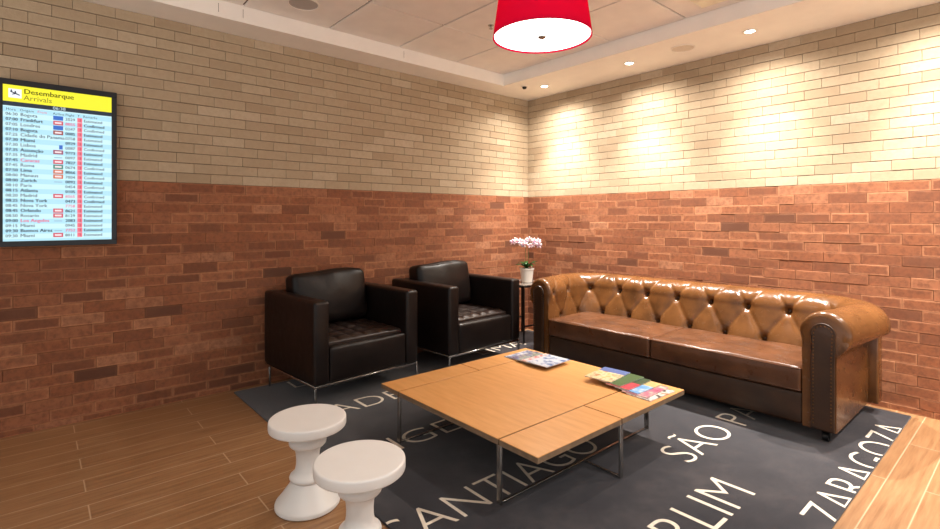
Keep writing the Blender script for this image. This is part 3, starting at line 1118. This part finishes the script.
# ------------------------------------------------------------------ magazines
def cover_mat(name, c1, c2, c3, sc, seed, band=None):
    t = NT(name)
    tc = t.n('ShaderNodeTexCoord')
    mp = t.n('ShaderNodeMapping'); mp.inputs['Location'].default_value = (seed * 3.1, seed * 1.7, 0)
    t.l(tc.outputs['Object'], mp.inputs['Vector'])
    n = t.noise(mp.outputs[0], sc, 4, .6)
    c = t.ramp(n, [(.36, c1), (.5, c2), (.64, c3)])
    if band:
        s = t.n('ShaderNodeSeparateXYZ'); t.l(tc.outputs['Object'], s.inputs[0])
        f = t.math('GREATER_THAN', s.outputs[1], band[0])
        c = t.mix(f, c, band[1])
    t.set(Base_Color=c, Roughness=.28, Specular_IOR_Level=.5)
    return t.m
M_page = plain('page_edges', srgb(226, 220, 208), .7)
def magazine(x, y, z, rot, w, h, th, mat, label, group, tilt=0):
    t = thing('magazine', label, 'magazine', (x, y, z), rot, group)
    t.rotation_euler = (0, tilt, rot)
    bm = bmesh.new(); bx(bm, -w / 2, w / 2 - .002, -h / 2 + .001, h / 2 - .001, .0004, th - .0004)
    obj('pages', bm, M_page, t, smooth=False)
    bm = bmesh.new()
    bx(bm, -w / 2 - .0006, w / 2, -h / 2, h / 2, th - .0004, th, bev=.0001, seg=1)
    bx(bm, -w / 2 - .0006, w / 2, -h / 2, h / 2, 0, .0004)
    bx(bm, -w / 2 - .0008, -w / 2, -h / 2, h / 2, 0, th)
    obj('cover', bm, mat, t, smooth=False)
g1, g2 = 'magazines fanned at the far corner of the table', 'magazines fanned at the right corner of the table'
W, H2, S = srgb(232, 230, 226), srgb(120, 132, 158), srgb(70, 72, 96)
fan1 = [  # far corner: greys, violet, white with red print
    (1.432, -1.60, .04, cover_mat('cover_slate', srgb(60, 68, 100), srgb(140, 150, 178), srgb(216, 218, 222), 26, 1), 'grey-blue magazine, lowest and leftmost of the fan at the table\'s far corner'),
    (1.488, -1.60, -.05, cover_mat('cover_violet', srgb(44, 36, 78), srgb(116, 116, 150), srgb(176, 176, 140), 30, 2), 'violet and olive magazine overlapping the grey-blue one at the table\'s far corner'),
    (1.545, -1.602, .05, cover_mat('cover_sage', srgb(90, 120, 170), srgb(168, 176, 160), srgb(58, 60, 58), 28, 3), 'pale sage and blue magazine in the middle of the far corner fan'),
    (1.598, -1.60, -.02, cover_mat('cover_blush', srgb(196, 70, 76), srgb(214, 182, 180), srgb(226, 222, 220), 40, 4), 'white magazine with red print, second from the right in the far corner fan'),
    (1.648, -1.603, .03, cover_mat('cover_ice', srgb(206, 214, 222), srgb(200, 208, 220), srgb(70, 104, 160), 22, 5), 'white and pale blue magazine on top at the right end of the far corner fan')]
fan2 = [
    (2.112, -1.605, .10, cover_mat('cover_map', srgb(186, 176, 108), srgb(226, 210, 176), srgb(168, 120, 70), 22, 6, (.04, srgb(86, 112, 168))), 'beige and blue map-like magazine, leftmost and topmost in the right corner fan'),
    (2.196, -1.595, -.02, cover_mat('cover_leaf', srgb(46, 74, 52), srgb(104, 140, 84), srgb(200, 206, 170), 24, 7, (-.2, srgb(70, 104, 66))), 'dark green leafy magazine beside the beige one in the right corner fan'),
    (2.246, -1.598, .03, cover_mat('cover_crimson', srgb(196, 52, 70), srgb(214, 78, 92), srgb(90, 40, 60), 9, 8, (.0, srgb(56, 84, 60))), 'red and green magazine in the middle of the right corner fan'),
    (2.306, -1.594, -.03, cover_mat('cover_sky', srgb(92, 152, 210), srgb(122, 176, 222), srgb(206, 220, 234), 12, 9, (.03, srgb(196, 176, 120))), 'sky blue magazine with a tan top in the right corner fan'),
    (2.352, -1.60, .02, cover_mat('cover_rose', srgb(170, 76, 112), srgb(196, 120, 140), srgb(226, 200, 180), 16, 10), 'rose pink magazine second from the right end of the right corner fan'),
    (2.388, -1.604, -.04, cover_mat('cover_terracotta', srgb(186, 98, 66), srgb(236, 232, 224), srgb(46, 40, 42), 20, 11), 'white, black and terracotta magazine at the right end of the right corner fan')]
for fan, grp in ((fan1, g1), (fan2, g2)):
    th = .0048
    for i, (x, y, r, m, lb) in enumerate(fan):
        zz = TZt + .0006 + (i if fan is fan1 else len(fan) - 1 - i) * (th + .0006)
        w_ = .165 if fan is fan1 else .14
        magazine(x + .012 - (.02 if fan is fan2 else -.030), y - .030 - (.008 * i if fan is fan1 else .004 * i) + .010, zz, r, w_ if i else w_ + .02, .235, th, m, lb, grp)

# ------------------------------------------------------------------ turned white stools
STP = [(0, 0), (.122, 0), (.129, .002), (.132, .006), (.132, .016), (.130, .021), (.126, .025), (.110, .045), (.092, .068), (.076, .090), (.067, .102), (.064, .107), (.0645, .109),
       (.070, .112), (.0735, .117), (.0745, .122), (.0725, .128), (.067, .133), (.058, .139), (.051, .152), (.0475, .172), (.047, .195), (.0485, .220), (.053, .238), (.059, .245), (.0595, .2465),
       (.068, .250), (.0745, .257), (.0765, .266), (.0745, .276), (.068, .284), (.059, .289), (.058, .291), (.062, .297), (.085, .308), (.120, .318), (.147, .3245), (.1535, .3265), (.1563, .329), (.1572, .333),
       (.1575, .345), (.1572, .358), (.1562, .362), (.1535, .3645), (.150, .365), (.136, .3648), (.08, .3625), (0, .362)]
def stool(x, y, z, label):
    t = thing('stool', label, 'stool', (x, y, z), 0, 'white turned stools')
    k = [i for i, p in enumerate(STP) if p == (.058, .291)][0]
    bm = bmesh.new(); lathe(bm, STP[:k + 1], seg=72, cap=False); bmesh.ops.holes_fill(bm, edges=[e for e in bm.edges if e.is_boundary], sides=0); obj('pedestal', bm, M_white, t, angle=30)
    bm = bmesh.new(); lathe(bm, STP[k:], seg=96, cap=False); bmesh.ops.holes_fill(bm, edges=[e for e in bm.edges if e.is_boundary], sides=0); obj('seat', bm, M_white, t, angle=40)
stool(1.709, -3.228, .0005, 'white turned pedestal stool further from the viewer, standing on the wood floor')
stool(2.186, -3.243, .0005, 'white turned pedestal stool nearest the viewer, in front of the other stool')

# ------------------------------------------------------------------ side table and orchid
t = thing('side_table', 'small black metal side table with a dark glass top between armchair and sofa', 'side table', (.285, -.385, 0))
hs2, zt2 = .19, .568
bm = bmesh.new(); bx(bm, -hs2, hs2, -hs2, hs2, zt2 - .010, zt2, bev=.002, seg=1)
obj('top', bm, plain('smoked_glass', srgb(120, 112, 104), .12, .0, spec=.8), t)
bm = bmesh.new()
for (a, b, c, d) in ((-hs2, hs2, -hs2, -hs2 + .014), (-hs2, hs2, hs2 - .014, hs2), (-hs2, -hs2 + .014, -hs2 + .014, hs2 - .014), (hs2 - .014, hs2, -hs2 + .014, hs2 - .014)):
    bx(bm, a, b, c, d, zt2 - .026, zt2 - .0105)
obj('apron', bm, M_black, t, smooth=False)
for sx in (-1, 1):
    for sy in (-1, 1):
        bm = bmesh.new(); q = .007
        cx_, cy_ = sx * (hs2 - q), sy * (hs2 - q)
        bx(bm, cx_ - q, cx_ + q, cy_ - q, cy_ + q, RZ + .0007, zt2 - .0262)
        obj('leg', bm, M_black, t, smooth=False)
for (a, b, c, d) in ((hs2 - .012, hs2 - .002, -hs2 + .014, hs2 - .014), (-hs2 + .002, -hs2 + .012, -hs2 + .014, hs2 - .014)):
    bm = bmesh.new(); bx(bm, a, b, c, d, .165, .179); obj('stretcher', bm, M_black, t, smooth=False)

px, py = .330, -.375
t = thing('potted_orchid', 'pale pink orchid in a white pot on the side table beside the sofa', 'plant', (px, py, zt2 + .0005))
M_pot = plain('white_ceramic', srgb(238, 234, 226), .25, noise=.01)
bm = bmesh.new(); lathe(bm, [(0, 0), (.050, 0), (.053, .003), (.068, .128), (.073, .130), (.073, .142), (.064, .142), (.062, .122), (0, .122)], seg=40, cap=False); obj('pot', bm, M_pot, t)
bm = bmesh.new(); lathe(bm, [(0, .1235), (.056, .1225), (.050, .138), (.025, .146), (0, .148)], seg=24, cap=False); obj('moss', bm, plain('moss', srgb(58, 74, 34), .9, noise=.3, nscale=90, bump=.6, bscale=160), t)
M_leaf = plain('orchid_leaf', srgb(36, 76, 30), .35, noise=.15, nscale=20)
M_stem = plain('orchid_stem', srgb(92, 104, 52), .5)
def leaf(bm, base, az, L, wd, lift, droop):
    n = 10
    A, B, Cc = [], [], []
    for i in range(n + 1):
        s = i / n
        r = L * s
        z = lift * math.sin(s * PI * .62) - droop * s * s
        wv = wd * math.sin(PI * min(1, s * .93 + .07)) ** .6
        d = Vector((math.cos(az), math.sin(az), 0)); sd = Vector((-math.sin(az), math.cos(az), 0))
        c = Vector(base) + d * r + Vector((0, 0, z))
        A.append(bm.verts.new(c + sd * wv + Vector((0, 0, .35 * wv)))); Cc.append(bm.verts.new(c)); B.append(bm.verts.new(c - sd * wv + Vector((0, 0, .35 * wv))))
    for i in range(n):
        bm.faces.new((A[i], A[i + 1], Cc[i + 1], Cc[i])); bm.faces.new((Cc[i], Cc[i + 1], B[i + 1], B[i]))
for k in range(9):
    bm = bmesh.new()
    leaf(bm, (0, 0, .135), k * .72 + .3, random.uniform(.085, .13), random.uniform(.016, .022), random.uniform(.035, .085), random.uniform(.0, .03))
    o = obj('leaf', bm, M_leaf, t)
    sm = o.modifiers.new('thick', 'SOLIDIFY'); sm.thickness = .0016
M_petal = NT('orchid_petal')
_v = M_petal.obj()
M_petal.set(Base_Color=M_petal.ramp(M_petal.noise(_v, 60, 3), [(.35, srgb(232, 184, 204)), (.5, srgb(246, 226, 232)), (.7, srgb(250, 242, 244))]), Roughness=.5, Subsurface_Weight=.15)
M_petal = M_petal.m
M_lip = plain('orchid_lip', srgb(206, 110, 150), .5)
def bloom(c, dirv, r, par):
    bm = bmesh.new()
    Q = Vector(dirv).to_track_quat('Z', 'Y').to_matrix().to_4x4()
    for k in range(5):
        a = PI / 2 + k * 2 * PI / 5
        wide = .62 if k in (1, 4) else .40
        n = 6
        cen = bm.verts.new((0, 0, 0))
        rim = []
        for i in range(n * 2 + 1):
            s = i / (n * 2)
            th = (s - .5) * 2
            rr = r * (1 - .45 * abs(th) ** 2.4)
            aa = a + th * wide
            rim.append(bm.verts.new((rr * math.cos(aa), rr * math.sin(aa), r * (.18 - .10 * abs(th)) + .002 * (k in (1, 4)))))
        for i in range(len(rim) - 1):
            bm.faces.new((cen, rim[i], rim[i + 1]))
    bmesh.ops.transform(bm, matrix=Matrix.Translation(c) @ Q, verts=bm.verts[:])
    o = obj('flower', bm, M_petal, par, recalc=False)
    sm = o.modifiers.new('thick', 'SOLIDIFY'); sm.thickness = .0012
    bm = bmesh.new(); ball(bm, (0, -r * .12, r * .16), r * .2, 8, 6, (1, .8, 1.1)); bmesh.ops.transform(bm, matrix=Matrix.Translation(c) @ Q, verts=bm.verts[:])
    obj('lip', bm, M_lip, o)
cam_dir = Vector((.75, -.66, .05))
rt_dir = Vector((.653, .757, 0))
for si, (lean, top, outx) in enumerate(((-.01, .425, -.115), (.02, .41, .105))):
    pts = []
    for i in range(15):
        s = i / 14
        off = lean * s + outx * max(0, (s - .62) / .38) ** 1.4
        z = .125 + (top - .125) * min(1, 1.18 * math.sin(s * PI * .5)) - .02 * max(0, (s - .8) / .2)
        p = rt_dir * off + Vector((.012 * (si * 2 - 1), 0, z))
        pts.append(p)
    bm = bmesh.new(); tube(bm, pts, .0028, 8, r_end=.0016); obj('stem', bm, M_stem, t)
    for j in range(9):
        s = .60 + .40 * j / 8
        i = s * 14
        a = int(min(13, i)); p = pts[a].lerp(pts[a + 1], i - a)
        dv = (cam_dir + rt_dir * random.uniform(-.6, .6) + Vector((0, 0, random.uniform(-.3, .35)))).normalized()
        c = p + dv * .014 + Vector((0, 0, random.uniform(-.05, .022))) + rt_dir * random.uniform(-.012, .012) + cam_dir * random.uniform(-.02, .02)
        bloom(c, dv, random.uniform(.028, .036), t)

# ------------------------------------------------------------------ world, camera, colour
w = bpy.data.worlds.new('lounge_ambient_fill')
scn.world = w
w.use_nodes = True
nt = w.node_tree
bg = nt.nodes['Background']
# ambient light from the open sides; bright lower half added to lift the ceiling
tc = nt.nodes.new('ShaderNodeTexCoord')
sp = nt.nodes.new('ShaderNodeSeparateXYZ')
cr = nt.nodes.new('ShaderNodeValToRGB')
cr.color_ramp.elements[0].position = .46
cr.color_ramp.elements[0].color = (1, .98, .955, 1)
cr.color_ramp.elements[1].position = .54
cr.color_ramp.elements[1].color = (.29, .30, .305, 1)
ma = nt.nodes.new('ShaderNodeMath'); ma.operation = 'MULTIPLY_ADD'
ma.inputs[1].default_value = .5; ma.inputs[2].default_value = .5
nt.links.new(tc.outputs['Generated'], sp.inputs[0])
nt.links.new(sp.outputs[2], ma.inputs[0])
nt.links.new(ma.outputs[0], cr.inputs[0])
nt.links.new(cr.outputs[0], bg.inputs[0])
bg.inputs[1].default_value = 1.75

F, PX, PY = 502.8, 468.8, 219.1
cam = bpy.data.cameras.new('camera')
cam.sensor_width = 36
cam.lens = F / 940 * 36
cam.shift_x = (470 - PX) / 940
cam.shift_y = (PY - 264.5) / 940
cam.clip_start = .05
co = bpy.data.objects.new('camera', cam)
co.location = (3.758, -4.099, 1.2)
co.rotation_euler = (PI / 2, 0, .859)
COL.objects.link(co)
scn.camera = co

vs = scn.view_settings
vs.view_transform = 'Standard'
vs.look = 'None'
vs.exposure = 0
vs.gamma = 1
vs.use_curve_mapping = False
